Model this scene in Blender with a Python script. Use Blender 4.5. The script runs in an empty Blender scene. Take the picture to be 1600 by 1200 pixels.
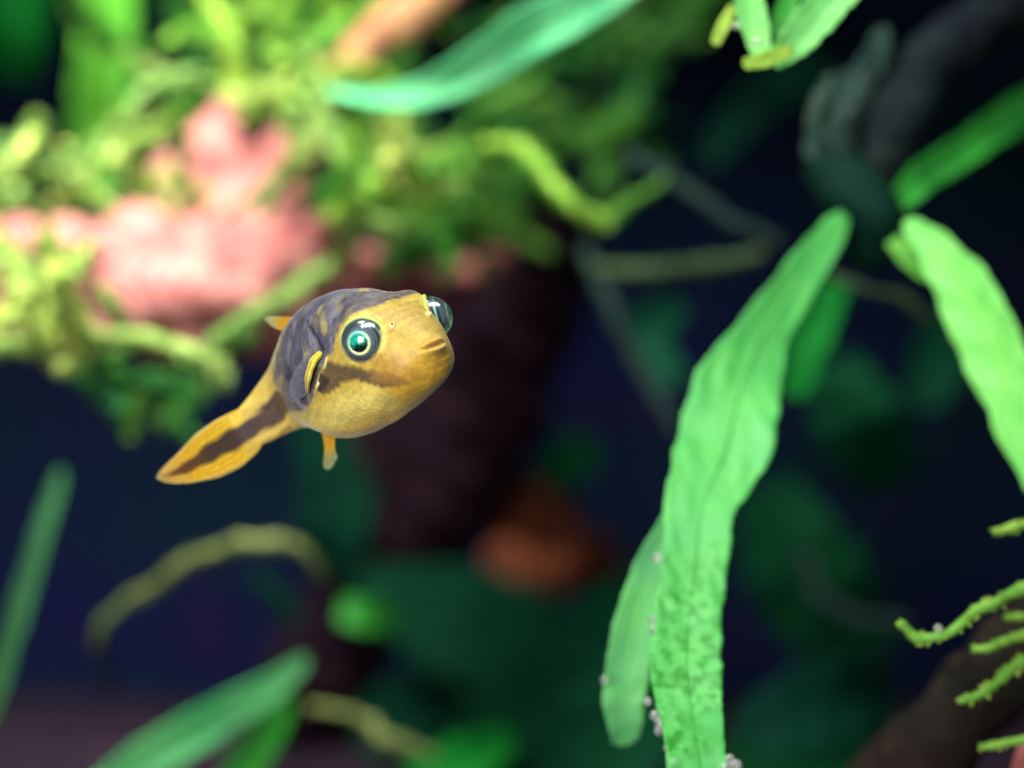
import bpy, math, random
import numpy as np
from mathutils import Vector, Matrix

random.seed(7)
rng = np.random.default_rng(7)
U = 0.01                     # all shapes below are written in centimetres; U turns them into metres
SC = bpy.context.scene
COL = SC.collection

# ------------------------------------------------------------------ camera
D0 = 18.0                    # cm from the lens to the fish plane
PXCM = 1600 / 7.0            # photo pixels per cm in that plane
cam = bpy.data.cameras.new('camera')
cam_o = bpy.data.objects.new('camera', cam)
COL.objects.link(cam_o)
cam_o.location = (0, -D0 * U, 0)
cam_o.rotation_euler = (math.pi / 2, 0, 0)
cam.sensor_width = 36
cam.lens = 36 * D0 / 7.0
cam.clip_start = 0.01
cam.clip_end = 20
cam.dof.use_dof = True
cam.dof.focus_distance = (D0 + 0.05) * U
cam.dof.aperture_fstop = 18
SC.camera = cam_o

# ------------------------------------------------------------------ light
world = bpy.data.worlds.new('World')
SC.world = world
world.use_nodes = True
world.node_tree.nodes['Background'].inputs[0].default_value = (0.55, 0.75, 1.0, 1)
world.node_tree.nodes['Background'].inputs[1].default_value = 0.014


def area(name, loc, target, size, sy, power, color, spread=180):
    l = bpy.data.lights.new(name, 'AREA')
    l.shape = 'RECTANGLE'
    l.size = size * U
    l.size_y = sy * U
    l.energy = power
    l.color = color
    l.spread = math.radians(spread)
    o = bpy.data.objects.new(name, l)
    COL.objects.link(o)
    o.location = Vector(loc) * U
    o.rotation_euler = (Vector(target) - Vector(loc)).to_track_quat('-Z', 'Y').to_euler()
    return o


# the tank's strip lamp above the back left, a second one above the front, and a soft fill lamp added beside the lens
area('tank_lamp_back', (-8, 6, 17), (-6.2, 14, 1), 13, 6, 0.70, (1.0, 0.98, 0.93), 85)
area('tank_lamp_front', (2.5, -2, 16), (0.8, 1.5, 0), 16, 5, 0.12, (1.0, 0.99, 0.95), 95)
area('front_fill_lamp', (-4.5, -13.5, 0.8), (0.8, 0.5, -0.2), 7, 7, 0.078, (1.0, 0.98, 0.95), 70)
SC.view_settings.view_transform = 'Standard'
SC.view_settings.look = 'None'
SC.view_settings.gamma = 1
SC.view_settings.exposure = 0.0


# ------------------------------------------------------------------ helpers
def P(px, py, y):
    """photo pixel at depth y (cm behind the fish plane) -> point in cm"""
    if y > 6:
        y = 6 + (y - 6) * 1.8
    k = (D0 + y) / D0 / PXCM
    return np.array([(px - 800) * k, y, (600 - py) * k])


def KP(y):
    return PXCM * D0 / (D0 + y)


def srgb(r, g, b):
    f = lambda c: (c / 255 / 12.92) if c <= 10 else ((c / 255 + 0.055) / 1.055) ** 2.4
    return (f(r), f(g), f(b))


def catmull(pts, n):
    p = np.asarray(pts, float)
    if len(p) == 2:
        t = np.linspace(0, 1, n)[:, None]
        return p[0] * (1 - t) + p[1] * t
    q = np.vstack([2 * p[0] - p[1], p, 2 * p[-1] - p[-2]])
    s = np.linspace(0, len(p) - 1 - 1e-9, n)
    i = s.astype(int)
    t = (s - i)[:, None]
    a, b, c, d = q[i], q[i + 1], q[i + 2], q[i + 3]
    return 0.5 * (2 * b + (c - a) * t + (2 * a - 5 * b + 4 * c - d) * t ** 2 + (3 * b - a - 3 * c + d) * t ** 3)


def unit(v):
    return v / np.maximum(np.linalg.norm(v, axis=-1, keepdims=True), 1e-9)


def link(name, me, mat, parent=None, origin=(0, 0, 0)):
    o = bpy.data.objects.new(name, me)
    COL.objects.link(o)
    if mat is not None:
        me.materials.append(mat)
    if parent is not None:
        o.parent = parent
    else:
        o.location = Vector(origin) * U
    return o


def mesh(name, V, F, mat, parent=None, origin=(0, 0, 0), smooth=True, color=None):
    """V in world cm; origin is the thing's own origin in cm (also when parented)"""
    me = bpy.data.meshes.new(name)
    V = (np.asarray(V, float) - np.asarray(origin, float)) * U
    F = np.asarray(F)
    me.vertices.add(len(V))
    me.vertices.foreach_set('co', V.ravel())
    k = F.shape[1]
    me.loops.add(F.size)
    me.loops.foreach_set('vertex_index', F.ravel().astype(np.int32))
    me.polygons.add(len(F))
    me.polygons.foreach_set('loop_start', np.arange(0, F.size, k, dtype=np.int32))
    me.polygons.foreach_set('loop_total', np.full(len(F), k, dtype=np.int32))
    me.polygons.foreach_set('use_smooth', np.full(len(F), smooth))
    me.update(calc_edges=True)
    me.validate()
    if color is not None:
        a = me.color_attributes.new('skin', 'FLOAT_COLOR', 'POINT')
        c = np.ones((len(V), 4))
        c[:, :3] = color
        a.data.foreach_set('color', c.ravel())
    return link(name, me, mat, parent, origin)


def grid_faces(n, m, wrap=False):
    i, j = np.meshgrid(np.arange(n - 1), np.arange(m if wrap else m - 1), indexing='ij')
    j2 = (j + 1) % m
    return np.stack([i * m + j, i * m + j2, (i + 1) * m + j2, (i + 1) * m + j], -1).reshape(-1, 4)


def tag(o, label=None, cat=None, group=None, kind=None):
    if label:
        o['label'] = label
    if cat:
        o['category'] = cat
    if group:
        o['group'] = group
    if kind:
        o['kind'] = kind
    return o


def empty(name, loc):
    o = bpy.data.objects.new(name, None)
    COL.objects.link(o)
    o.location = Vector(loc) * U
    o.empty_display_size = 0.002
    return o


def frames(c):
    t = unit(np.gradient(c, axis=0))
    ref = np.array([0.13, 1.0, 0.21])
    a = unit(np.cross(t, ref))
    b = np.cross(a, t)
    return t, a, b


def vnoise(p, seed=0, octaves=3):
    """cheap smooth 3-D noise out of summed sines; p (n,3)"""
    r = np.random.default_rng(seed)
    out = np.zeros(len(p))
    amp, fr = 1.0, 1.0
    for _ in range(octaves):
        for _ in range(4):
            k = r.normal(size=3) * fr
            out += amp * 0.35 * np.sin(p @ k * 2.2 + r.uniform(0, 6.28))
        amp *= 0.5
        fr *= 2.05
    return out


def tube(c, r, m=10, cap=True):
    n = len(c)
    t, a, b = frames(c)
    th = np.linspace(0, 2 * np.pi, m, endpoint=False)
    r = np.broadcast_to(np.asarray(r, float), (n,))
    V = c[:, None] + r[:, None, None] * (np.cos(th)[None, :, None] * a[:, None] + np.sin(th)[None, :, None] * b[:, None])
    V = V.reshape(-1, 3)
    F = grid_faces(n, m, True)
    if cap:
        V = np.vstack([V, c[0], c[-1]])
        k = np.arange(m)
        e0 = np.stack([np.full(m, n * m), (k + 1) % m, k, np.full(m, n * m)], -1)
        l = (n - 1) * m
        # two triangles kept as degenerate-free quads by pairing neighbours
        F = F.tolist()
        for q in range(0, m, 2):
            F.append([n * m, (q + 2) % m, (q + 1) % m, q])
            F.append([n * m + 1, l + q, l + (q + 1) % m, l + (q + 2) % m])
        F = np.array(F)
    return V, F


# ------------------------------------------------------------------ materials
def new_mat(name):
    m = bpy.data.materials.new(name)
    m.use_nodes = True
    nt = m.node_tree
    nt.nodes.clear()
    out = nt.nodes.new('ShaderNodeOutputMaterial')
    return m, nt, out


def N(nt, typ, **kw):
    n = nt.nodes.new(typ)
    for k, v in kw.items():
        setattr(n, k, v)
    return n


def mixcol(nt, fac, a, b, blend='MIX'):
    n = N(nt, 'ShaderNodeMix', data_type='RGBA', blend_type=blend)
    for s, v in ((0, fac), (6, a), (7, b)):
        if hasattr(v, 'is_output') or hasattr(v, 'links'):
            nt.links.new(v, n.inputs[s])
        else:
            n.inputs[s].default_value = v if s == 0 else (*v, 1)
    return n.outputs[2]


def ramp(nt, src, lo, hi, a=0.0, b=1.0):
    n = N(nt, 'ShaderNodeMapRange')
    n.inputs[1].default_value, n.inputs[2].default_value = lo, hi
    n.inputs[3].default_value, n.inputs[4].default_value = a, b
    nt.links.new(src, n.inputs[0])
    return n.outputs[0]


def noise(nt, scale, detail=4, vec=None, rough=0.55):
    n = N(nt, 'ShaderNodeTexNoise')
    n.inputs['Scale'].default_value = scale
    n.inputs['Detail'].default_value = detail
    n.inputs['Roughness'].default_value = rough
    if vec is None:
        vec = N(nt, 'ShaderNodeTexCoord').outputs['Object']
    nt.links.new(vec, n.inputs['Vector'])
    return n.outputs['Fac']


def leafy(name, ca, cb, trans=0.35, rough=0.45, scale=260, spots=None, spot_scale=900, bump=0.4, vary=0.12, spot_z=None, spec=0.2):
    m, nt, out = new_mat(name)
    f = ramp(nt, noise(nt, scale), 0.35, 0.68)
    c = mixcol(nt, f, ca, cb)
    oi = N(nt, 'ShaderNodeObjectInfo').outputs['Random']
    hs = N(nt, 'ShaderNodeHueSaturation')
    nt.links.new(c, hs.inputs['Color'])
    nt.links.new(ramp(nt, oi, 0, 1, 0.5 - vary * 0.25, 0.5 + vary * 0.25), hs.inputs['Hue'])
    nt.links.new(ramp(nt, oi, 0, 1, 1 + vary * 2, 1 - vary * 2.5), hs.inputs['Value'])
    c = hs.outputs['Color']
    if spots:
        s = noise(nt, spot_scale, 2)
        big = noise(nt, spot_scale * 0.22, 2)
        mk = N(nt, 'ShaderNodeMath', operation='MULTIPLY')
        nt.links.new(ramp(nt, s, 0.43, 0.62), mk.inputs[0])
        nt.links.new(ramp(nt, big, 0.34, 0.56), mk.inputs[1])
        fac = mk.outputs[0]
        if spot_z:
            sp = N(nt, 'ShaderNodeSeparateXYZ')
            nt.links.new(N(nt, 'ShaderNodeTexCoord').outputs['Object'], sp.inputs[0])
            m2 = N(nt, 'ShaderNodeMath', operation='MULTIPLY')
            nt.links.new(fac, m2.inputs[0])
            nt.links.new(ramp(nt, sp.outputs[2], spot_z[0] * U, spot_z[1] * U, 0.22, 1.0), m2.inputs[1])
            fac = m2.outputs[0]
        c = mixcol(nt, fac, c, spots)
    b = N(nt, 'ShaderNodeBsdfPrincipled')
    nt.links.new(c, b.inputs['Base Color'])
    b.inputs['Roughness'].default_value = rough
    b.inputs['Specular IOR Level'].default_value = spec
    t = N(nt, 'ShaderNodeBsdfTranslucent')
    nt.links.new(c, t.inputs['Color'])
    bp = N(nt, 'ShaderNodeBump')
    bp.inputs['Strength'].default_value = bump
    bp.inputs['Distance'].default_value = 0.0004
    nt.links.new(noise(nt, scale * 5, 4), bp.inputs['Height'])
    nt.links.new(bp.outputs[0], b.inputs['Normal'])
    mx = N(nt, 'ShaderNodeMixShader')
    mx.inputs[0].default_value = trans
    nt.links.new(b.outputs[0], mx.inputs[1])
    nt.links.new(t.outputs[0], mx.inputs[2])
    nt.links.new(mx.outputs[0], out.inputs['Surface'])
    return m


def rocky(name, ca, cb, cc, scale=120, rough=0.75, bump=0.8):
    m, nt, out = new_mat(name)
    tc = N(nt, 'ShaderNodeTexCoord').outputs['Object']
    mp = N(nt, 'ShaderNodeMapping')
    mp.inputs['Scale'].default_value = (0.5, 1, 1.6)
    nt.links.new(tc, mp.inputs[0])
    c = mixcol(nt, ramp(nt, noise(nt, scale, 5, mp.outputs[0]), 0.36, 0.64), ca, cb)
    c = mixcol(nt, ramp(nt, noise(nt, scale * 3.3, 4), 0.55, 0.7), c, cc)
    b = N(nt, 'ShaderNodeBsdfPrincipled')
    nt.links.new(c, b.inputs['Base Color'])
    b.inputs['Roughness'].default_value = rough
    b.inputs['Specular IOR Level'].default_value = 0.06
    bp = N(nt, 'ShaderNodeBump')
    bp.inputs['Strength'].default_value = bump
    bp.inputs['Distance'].default_value = 0.0012
    nt.links.new(noise(nt, scale * 4, 6, mp.outputs[0]), bp.inputs['Height'])
    nt.links.new(bp.outputs[0], b.inputs['Normal'])
    nt.links.new(b.outputs[0], out.inputs['Surface'])
    return m


M_PANEL = rocky('navy_panel', srgb(13, 16, 52), srgb(6, 30, 36), srgb(24, 16, 48), 14, 0.9, 0.1)
M_SAND = rocky('brown_substrate', srgb(50, 37, 51), srgb(36, 28, 40), srgb(64, 49, 56), 300, 0.85, 1.0)
M_WOOD = rocky('pink_driftwood', srgb(184, 122, 114), srgb(122, 64, 62), srgb(192, 142, 130), 75)
M_TAN = rocky('tan_driftwood', srgb(184, 138, 96), srgb(146, 96, 70), srgb(198, 156, 120), 150)
M_SHADEWOOD = rocky('shaded_driftwood', srgb(38, 21, 31), srgb(25, 14, 25), srgb(48, 27, 29), 110, 0.85)  # shade on the driftwood put into a dark base colour
M_RUST = rocky('rust_wood', srgb(112, 58, 34), srgb(66, 36, 28), srgb(128, 74, 44), 150)
M_MINT = leafy('mint_leaf', srgb(106, 204, 90), srgb(138, 220, 110), 0.3, 0.45, 220, srgb(44, 142, 44), 1000, 0.2, spot_z=(-2.2, -3.2), spec=0.3)
M_PALE = leafy('pale_mint_leaf', srgb(112, 206, 112), srgb(142, 218, 122), 0.3, 0.45, 220, bump=0.2)
M_AQUA = leafy('aqua_leaf', srgb(100, 210, 134), srgb(130, 222, 150), 0.35, 0.45, 160)
M_GREEN = leafy('green_leaf', srgb(48, 146, 46), srgb(76, 170, 60), 0.35, 0.5, 200)
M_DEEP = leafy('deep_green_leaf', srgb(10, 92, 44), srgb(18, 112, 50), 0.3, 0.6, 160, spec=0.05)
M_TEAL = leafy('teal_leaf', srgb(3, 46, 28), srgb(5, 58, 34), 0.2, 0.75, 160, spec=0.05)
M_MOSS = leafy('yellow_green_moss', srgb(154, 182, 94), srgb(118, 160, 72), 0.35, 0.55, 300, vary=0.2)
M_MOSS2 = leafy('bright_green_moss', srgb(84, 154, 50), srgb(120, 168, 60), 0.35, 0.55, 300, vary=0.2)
M_MOSS3 = leafy('shaded_moss', srgb(44, 112, 40), srgb(64, 120, 48), 0.3, 0.6, 300, vary=0.2, spec=0.05)  # darker copy of the moss, with shade put into its colour
M_OLIVE = leafy('olive_strand', srgb(84, 110, 56), srgb(112, 126, 70), 0.25, 0.55, 300)
M_DIM = leafy('dim_strand', srgb(22, 40, 36), srgb(32, 50, 42), 0.2, 0.7, 300, spec=0.05)
M_ROOT = leafy('grey_root', srgb(36, 64, 58), srgb(62, 82, 72), 0.3, 0.7, 300, spec=0.05)
M_RHIZ = leafy('dark_rhizome', srgb(4, 36, 22), srgb(6, 44, 28), 0.1, 0.75, 200, spec=0.05)
M_SPRIG = leafy('sprig_moss', srgb(160, 206, 86), srgb(118, 178, 62), 0.35, 0.5, 500)
M_BAR = leafy('dark_olive_strand', srgb(40, 60, 38), srgb(54, 70, 42), 0.2, 0.7, 300, spec=0.05)
M_SAGE = leafy('sage_leaf', srgb(36, 84, 58), srgb(48, 98, 64), 0.25, 0.6, 200)
M_BRANCH = rocky('shade_toned_wood', srgb(20, 32, 32), srgb(14, 20, 26), srgb(30, 38, 34), 110, 0.9)  # near-black colour stands in for dim shade on the branch
M_BROWN = rocky('brown_wood', srgb(34, 27, 24), srgb(22, 21, 18), srgb(46, 37, 28), 110, 0.9)
M_FRESH = leafy('fresh_leaf', srgb(96, 190, 58), srgb(120, 206, 72), 0.4, 0.5, 200)
M_MOSSP = leafy('pale_moss', srgb(196, 212, 116), srgb(160, 196, 92), 0.4, 0.55, 300, vary=0.12)

# ------------------------------------------------------------------ pufferfish: shape of the body
FW = unit(np.array([0.555, -0.80, 0.23]))            # the way the fish faces
LF = np.array([0.755, 0.60, 0.265])
LF = unit(LF - FW * (LF @ FW))                       # its left
UP = np.cross(FW, LF)                                # its back
MOUTH = P(674, 541, -0.35)
TAIL_DIR = unit(np.array([-0.86, 0.16, -0.46]))
_ts = np.linspace(-0.3, 3.4, 741)
_w = np.clip((_ts - 1.45) / 0.75, 0, 1)
_w = (_w * _w * (3 - 2 * _w))[:, None]
_dir = unit(-FW * (1 - _w) + TAIL_DIR * _w)
_pos = MOUTH + FW * 0.3 + np.vstack([[0, 0, 0], np.cumsum((_dir[1:] + _dir[:-1]) * 0.5 * (_ts[1] - _ts[0]), axis=0)])
_up = unit(UP - _dir * (_dir @ UP)[:, None])
_lf = np.cross(-_dir, _up) * -1.0
_lf = np.cross(_up, -_dir)


def on_axis(t):
    t = np.asarray(t, float)
    g = lambda A: np.stack([np.interp(t, _ts, A[:, i]) for i in range(3)], -1)
    return g(_pos), g(_lf), g(_up), g(_dir)


def to_world(t, l, u):
    p, lf, up, d = on_axis(t)
    return p + np.asarray(l)[..., None] * lf + np.asarray(u)[..., None] * up


T_ = [0.00, 0.015, 0.04, 0.08, 0.15, 0.25, 0.40, 0.60, 0.80, 1.00, 1.30, 1.50, 1.70, 1.90, 2.10, 2.30]
TOP = [0.0005, 0.085, 0.145, 0.215, 0.30, 0.395, 0.485, 0.57, 0.625, 0.645, 0.615, 0.555, 0.455, 0.33, 0.235, 0.165]
BOT = [-0.0005, -0.088, -0.145, -0.195, -0.245, -0.28, -0.31, -0.34, -0.365, -0.38, -0.34, -0.255, -0.175, -0.135, -0.125, -0.095]
WID = [0.0005, 0.095, 0.155, 0.21, 0.262, 0.305, 0.35, 0.39, 0.41, 0.405, 0.35, 0.28, 0.20, 0.125, 0.062, 0.016]
UWD = [0.0, -0.02, -0.03, -0.04, -0.05, -0.05, -0.04, -0.01, 0.02, 0.06, 0.10, 0.12, 0.12, 0.09, 0.055, 0.04]
EYE_T, EYE_L, EYE_U, EYE_R = 0.31, 0.278, 0.20, 0.150


def pch(x, xs, ys):
    """monotone-ish smooth interpolation in sqrt(t) so that the snout is round"""
    X = np.sqrt(np.asarray(xs))
    ys = np.asarray(ys, float)
    d = np.gradient(ys, X)
    x = np.sqrt(np.maximum(x, 0))
    i = np.clip(np.searchsorted(X, x) - 1, 0, len(X) - 2)
    h = X[i + 1] - X[i]
    s = (x - X[i]) / h
    return ((1 + 2 * s) * (1 - s) ** 2 * ys[i] + s * (1 - s) ** 2 * h * d[i]
            + s * s * (3 - 2 * s) * ys[i + 1] + s * s * (s - 1) * h * d[i + 1])


def body_grid(n=300, m=200):
    s = np.linspace(0.0, 1, n)
    t = 2.30 * s ** 2
    t[0] = 0.0
    th = np.linspace(0, 2 * np.pi, m, endpoint=False)
    top, bot, w, uw = (pch(t, T_, a)[:, None] for a in (TOP, BOT, WID, UWD))
    ex = 2 / 2.15
    ct, st = np.cos(th)[None], np.sin(th)[None]
    cl = np.sign(ct) * np.abs(ct) ** ex
    sl = np.sign(st) * np.abs(st) ** ex
    l = w * cl
    u = np.where(sl > 0, uw + (top - uw) * sl, uw + (uw - bot) * sl)
    t = np.broadcast_to(t[:, None], l.shape).copy()
    al = np.abs(l)
    # swelling that carries the eye, brow over it, flat forehead between
    d2 = (t - EYE_T) ** 2 + (al - EYE_L) ** 2 + (u - EYE_U) ** 2
    k = 0.045 * np.exp(-d2 / (2 * 0.11 ** 2))
    l = l + np.sign(l) * k
    u = u + k * 0.75
    # brow over the eye
    d3 = (t - EYE_T - 0.01) ** 2 + (np.abs(l) - 0.27) ** 2 + (u - 0.37) ** 2
    kb = 0.078 * np.exp(-d3 / (2 * 0.095 ** 2))
    u = u + kb
    l = l + np.sign(l) * kb * 0.3
    # lips: two folds across the front of the snout
    fr = np.clip(1 - t / 0.12, 0, 1)
    lipw = np.exp(-(l / 0.105) ** 4)
    up_l = np.exp(-((u - 0.030 + 1.2 * l * l) / 0.020) ** 2)
    lo_l = np.exp(-((u + 0.036 - 1.5 * l * l) / 0.022) ** 2)
    gap = np.exp(-((u + 0.002) / 0.010) ** 2)
    t = t - fr * lipw * (0.040 * up_l + 0.052 * lo_l - 0.026 * gap)
    muzzle = np.exp(-(l / 0.14) ** 2 - (u / 0.10) ** 2)
    t = t - 0.045 * muzzle * fr
    # creases under the chin
    for c0, a0 in ((-0.10, 0.0035), (-0.15, 0.0030), (-0.205, 0.0025)):
        t = t + a0 * np.exp(-((u - c0 - 1.0 * l * l) / 0.010) ** 2) * np.exp(-(l / 0.16) ** 4) * (t < 0.3)
    # keel-like fold of loose belly skin
    fold = np.exp(-((t - 0.62) / 0.22) ** 2) * np.exp(-(l / 0.07) ** 2) * (u < -0.2)
    u = u - 0.018 * fold
    # gill opening: a slit in front of the pectoral fin
    gx = (t - 0.655 - 1.12 * (0.23 - u)) / 0.022
    gy = (u - 0.13) / 0.12
    slit = np.exp(-gx ** 2 - gy ** 4)
    lip2 = np.exp(-((gx + 2.2) / 1.4) ** 2 - gy ** 4)
    l = l - np.sign(l) * (0.040 * slit - 0.014 * lip2)
    # slight unevenness
    q = np.stack([t, al, u], -1).reshape(-1, 3)
    nn = vnoise(q * 4.0, 3, 3).reshape(l.shape)
    sc = 1 + 0.012 * nn * np.clip((t - 0.1) / 0.3, 0, 1)
    l, u = l * sc, u * sc
    return t, l, u


BT, BL, BU = body_grid()
BV = to_world(BT, BL, BU)


def project(V):
    k = D0 * PXCM / (D0 + V[..., 1])
    return np.stack([800 + V[..., 0] * k, 600 - V[..., 2] * k], -1)

# ------------------------------------------------------------------ pufferfish: skin, eyes and fins
def surface_points(px):
    """photo pixels -> nearest point of the near flank, as (t, l, u)"""
    px = np.atleast_2d(np.asarray(px, float))
    out = []
    for q in px:
        d = np.hypot(_spx[:, 0] - q[0], _spx[:, 1] - q[1])
        j = np.where(d < d.min() + 1.5)[0]
        out.append(_sid[j[np.argmin(_sy[j])]])
    return np.array(out)


_dn = np.roll(BV, -1, 1) - np.roll(BV, 1, 1)
_dt = np.gradient(BV, axis=0)
BN = unit(np.cross(_dt, _dn))
if (BN[100, 50] @ (BV[100, 50] - BV[100].mean(0))) < 0:
    BN = -BN
_fl = BV.reshape(-1, 3)
_front = np.einsum('ij,ij->i', BN.reshape(-1, 3), np.array([0, -D0, 0]) - _fl) > 0
_loc = np.stack([BT, BL, BU], -1).reshape(-1, 3)
_spx = project(_fl)[_front]
_sy = _fl[_front][:, 1]
_sid = _loc[_front]
SYM = _loc.copy()
SYM[:, 1] = np.abs(SYM[:, 1])


def inside(poly, pts):
    poly = np.asarray(poly, float)
    x, y = pts[:, 0], pts[:, 1]
    r = np.zeros(len(pts), bool)
    for a, b in zip(poly, np.roll(poly, -1, 0)):
        c = (a[1] > y) != (b[1] > y)
        r ^= c & (x < (b[0] - a[0]) * (y - a[1]) / (b[1] - a[1] + 1e-12) + a[0])
    return r


def fill_pts(poly, step=3):
    p = np.asarray(poly, float)
    gx, gy = np.meshgrid(np.arange(p[:, 0].min(), p[:, 0].max(), step), np.arange(p[:, 1].min(), p[:, 1].max(), step))
    g = np.stack([gx.ravel(), gy.ravel()], -1)
    return g[inside(poly, g)]


def line_pts(poly, step=3):
    p = np.asarray(poly, float)
    out = []
    for a, b in zip(p[:-1], p[1:]):
        n = max(2, int(np.hypot(*(b - a)) / step))
        out.append(a + (b - a) * np.linspace(0, 1, n)[:, None])
    return np.vstack(out)


SKIN = np.zeros((len(_loc), 3))


def mask_from(pts, r0, r1, mirror=True):
    q = surface_points(pts)
    if mirror:
        q[:, 1] = np.abs(q[:, 1])
    A = SYM if mirror else _loc
    d = np.full(len(A), 9.0)
    for s in range(0, len(q), 40):
        d = np.minimum(d, np.linalg.norm(A[:, None] - q[None, s:s + 40], axis=2).min(1))
    d = d + 0.007 * vnoise(_loc * 12, 5, 3) * min(1, r1 * 10)
    m = np.clip((r1 - d) / (r1 - r0), 0, 1)
    return m * m * (3 - 2 * m)


def paint(m, col, k=1.0):
    m = (m * k)[:, None]
    SKIN[:] = SKIN * (1 - m) + np.array(srgb(*col)) * m


def px2(r):
    return r / PXCM


t_, l_, u_ = _loc.T
SKIN[:] = srgb(180, 154, 68)
# pale belly
m = np.clip((-0.02 - u_) / 0.16, 0, 1) * np.clip((t_ - 0.2) / 0.25, 0, 1)
paint(m, (212, 194, 104))
m = np.clip((-0.24 - u_) / 0.12, 0, 1) * np.clip((t_ - 0.15) / 0.3, 0, 1)
paint(m, (222, 174, 58), 0.8)
# chin and cheek, deeper gold
paint(mask_from(fill_pts([(610, 575), (650, 570), (700, 560), (700, 590), (680, 614), (650, 630), (625, 610)]), px2(6), px2(34)), (188, 146, 46), 0.75)
# grey back
BACK = [(640, 457), (612, 464), (580, 474), (550, 486), (529, 502), (520, 522), (516, 548), (505, 556), (492, 590), (484, 622), (470, 640),
        (452, 640), (440, 622), (428, 600), (425, 575), (432, 550), (447, 510), (467, 488), (496, 466), (538, 453), (577, 454)]
paint(mask_from(fill_pts(BACK), px2(3), px2(10)), (80, 80, 97))
_top = pch(np.maximum(t_, 0), T_, TOP)
paint(np.clip((u_ / _top - 0.74) / 0.12, 0, 1) * np.clip((t_ - 0.56) / 0.08, 0, 1) * np.clip((1.72 - t_) / 0.15, 0, 1), (90, 90, 104))
paint(mask_from(line_pts([(640, 458), (600, 464), (566, 474), (540, 488), (522, 512)]), px2(1), px2(11)), (98, 88, 84), 0.6)
paint(mask_from(line_pts([(600, 478), (560, 492), (540, 502)]), px2(2), px2(12)), (206, 176, 70), 0.7)
for q, c, r, k in (([(498, 484), (500, 500), (506, 516)], (168, 154, 90), 12, .75), ([(520, 466), (540, 462)], (128, 122, 104), 14, .5),
                   ([(478, 552), (474, 572), (468, 585)], (160, 150, 96), 9, .7), ([(452, 540), (448, 560)], (138, 134, 142), 14, .7),
                   ([(520, 560), (524, 570)], (176, 150, 70), 8, .7), ([(440, 590), (430, 605)], (176, 164, 100), 14, .8),
                   ([(470, 605), (460, 622), (475, 640)], (150, 148, 160), 13, .75), ([(540, 475), (560, 468)], (90, 84, 96), 12, .6),
                   ([(462, 500), (470, 520)], (84, 82, 100), 12, .7), ([(512, 500), (514, 530)], (86, 80, 90), 7, .7)):
    paint(mask_from(line_pts(q), px2(2), px2(r)), c, k)
bk = mask_from(fill_pts(BACK, 5), px2(2), px2(8))
mo = vnoise(_loc * 9, 41, 4)
paint(bk * np.clip(mo * 1.2 - 0.15, 0, 1), (132, 130, 138), 0.6)
paint(bk * np.clip(-mo * 1.2 - 0.1, 0, 1), (54, 52, 66), 0.7)
paint(bk * np.clip(vnoise(_loc * np.array([11, 9, 5]), 43, 3) * 1.3 - 0.35, 0, 1), (150, 140, 96), 0.5)
# dark marks: gill streak, bar under the eye, shadow painted in the gaps by the fin
paint(mask_from(line_pts([(478, 500), (488, 516), (497, 532), (503, 548)]), px2(1), px2(6)), (40, 36, 46), 0.9)
paint(mask_from(fill_pts([(508, 566), (530, 572), (570, 582), (610, 588), (640, 600), (600, 604), (560, 592), (530, 596), (512, 612), (498, 612)]), px2(1), px2(9)), (76, 60, 50), 0.92)
paint(mask_from(fill_pts([(590, 560), (625, 570), (650, 592), (620, 600), (590, 588)]), px2(3), px2(22)), (150, 112, 44), 0.6)
paint(mask_from(fill_pts([(500, 588), (512, 590), (508, 606), (494, 610)]), px2(2), px2(6)), (58, 46, 42), 0.95)
paint(mask_from(line_pts([(494, 566), (490, 590), (484, 612)]), px2(2), px2(7)), (70, 54, 36), 0.9)
paint(mask_from(line_pts([(444, 590), (470, 586)]), px2(1), px2(7)), (46, 42, 54), 0.9)
paint(mask_from(line_pts([(438, 520), (446, 540), (444, 560)]), px2(2), px2(14)), (92, 90, 110), 0.6)
# tail root: cream with a dark bar
paint(np.clip((t_ - 1.62 - 0.25 * (u_ - 0.1)) / 0.16, 0, 1), (206, 178, 92))
paint(mask_from(fill_pts([(432, 612), (446, 626), (452, 640), (436, 658), (414, 674), (392, 684), (376, 672), (396, 646), (416, 630)]), px2(2), px2(9)), (74, 58, 58), 0.97)
paint(mask_from(line_pts([(452, 668), (436, 682), (424, 690)]), px2(1), px2(6)), (80, 66, 44), 0.7)
paint(mask_from(line_pts([(400, 612), (380, 630)]), px2(2), px2(12)), (214, 184, 60), 0.6)
def lerpc(x, stops):
    xs = [s[0] for s in stops]
    cs = np.array([srgb(*s[1]) for s in stops])
    return np.stack([np.interp(x, xs, cs[:, i]) for i in range(3)], -1)


sx = np.array([-0.18, -0.08, 0.093, 0.275, 0.48, 0.60, 0.66, 0.685])
st = np.array([0.16, 0.196, 0.204, 0.186, 0.118, 0.085, 0.065, 0.045])
sb = np.array([-0.09, -0.150, -0.19, -0.18, -0.118, -0.060, -0.010, 0.03])
nu, nv = 70, 61
s = np.linspace(sx[0], sx[-1], nu)
tp, bt = np.interp(s, sx, st), np.interp(s, sx, sb)
ker = np.ones(5) / 5
tp[2:-2], bt[2:-2] = np.convolve(tp, ker, 'valid'), np.convolve(bt, ker, 'valid')


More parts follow.
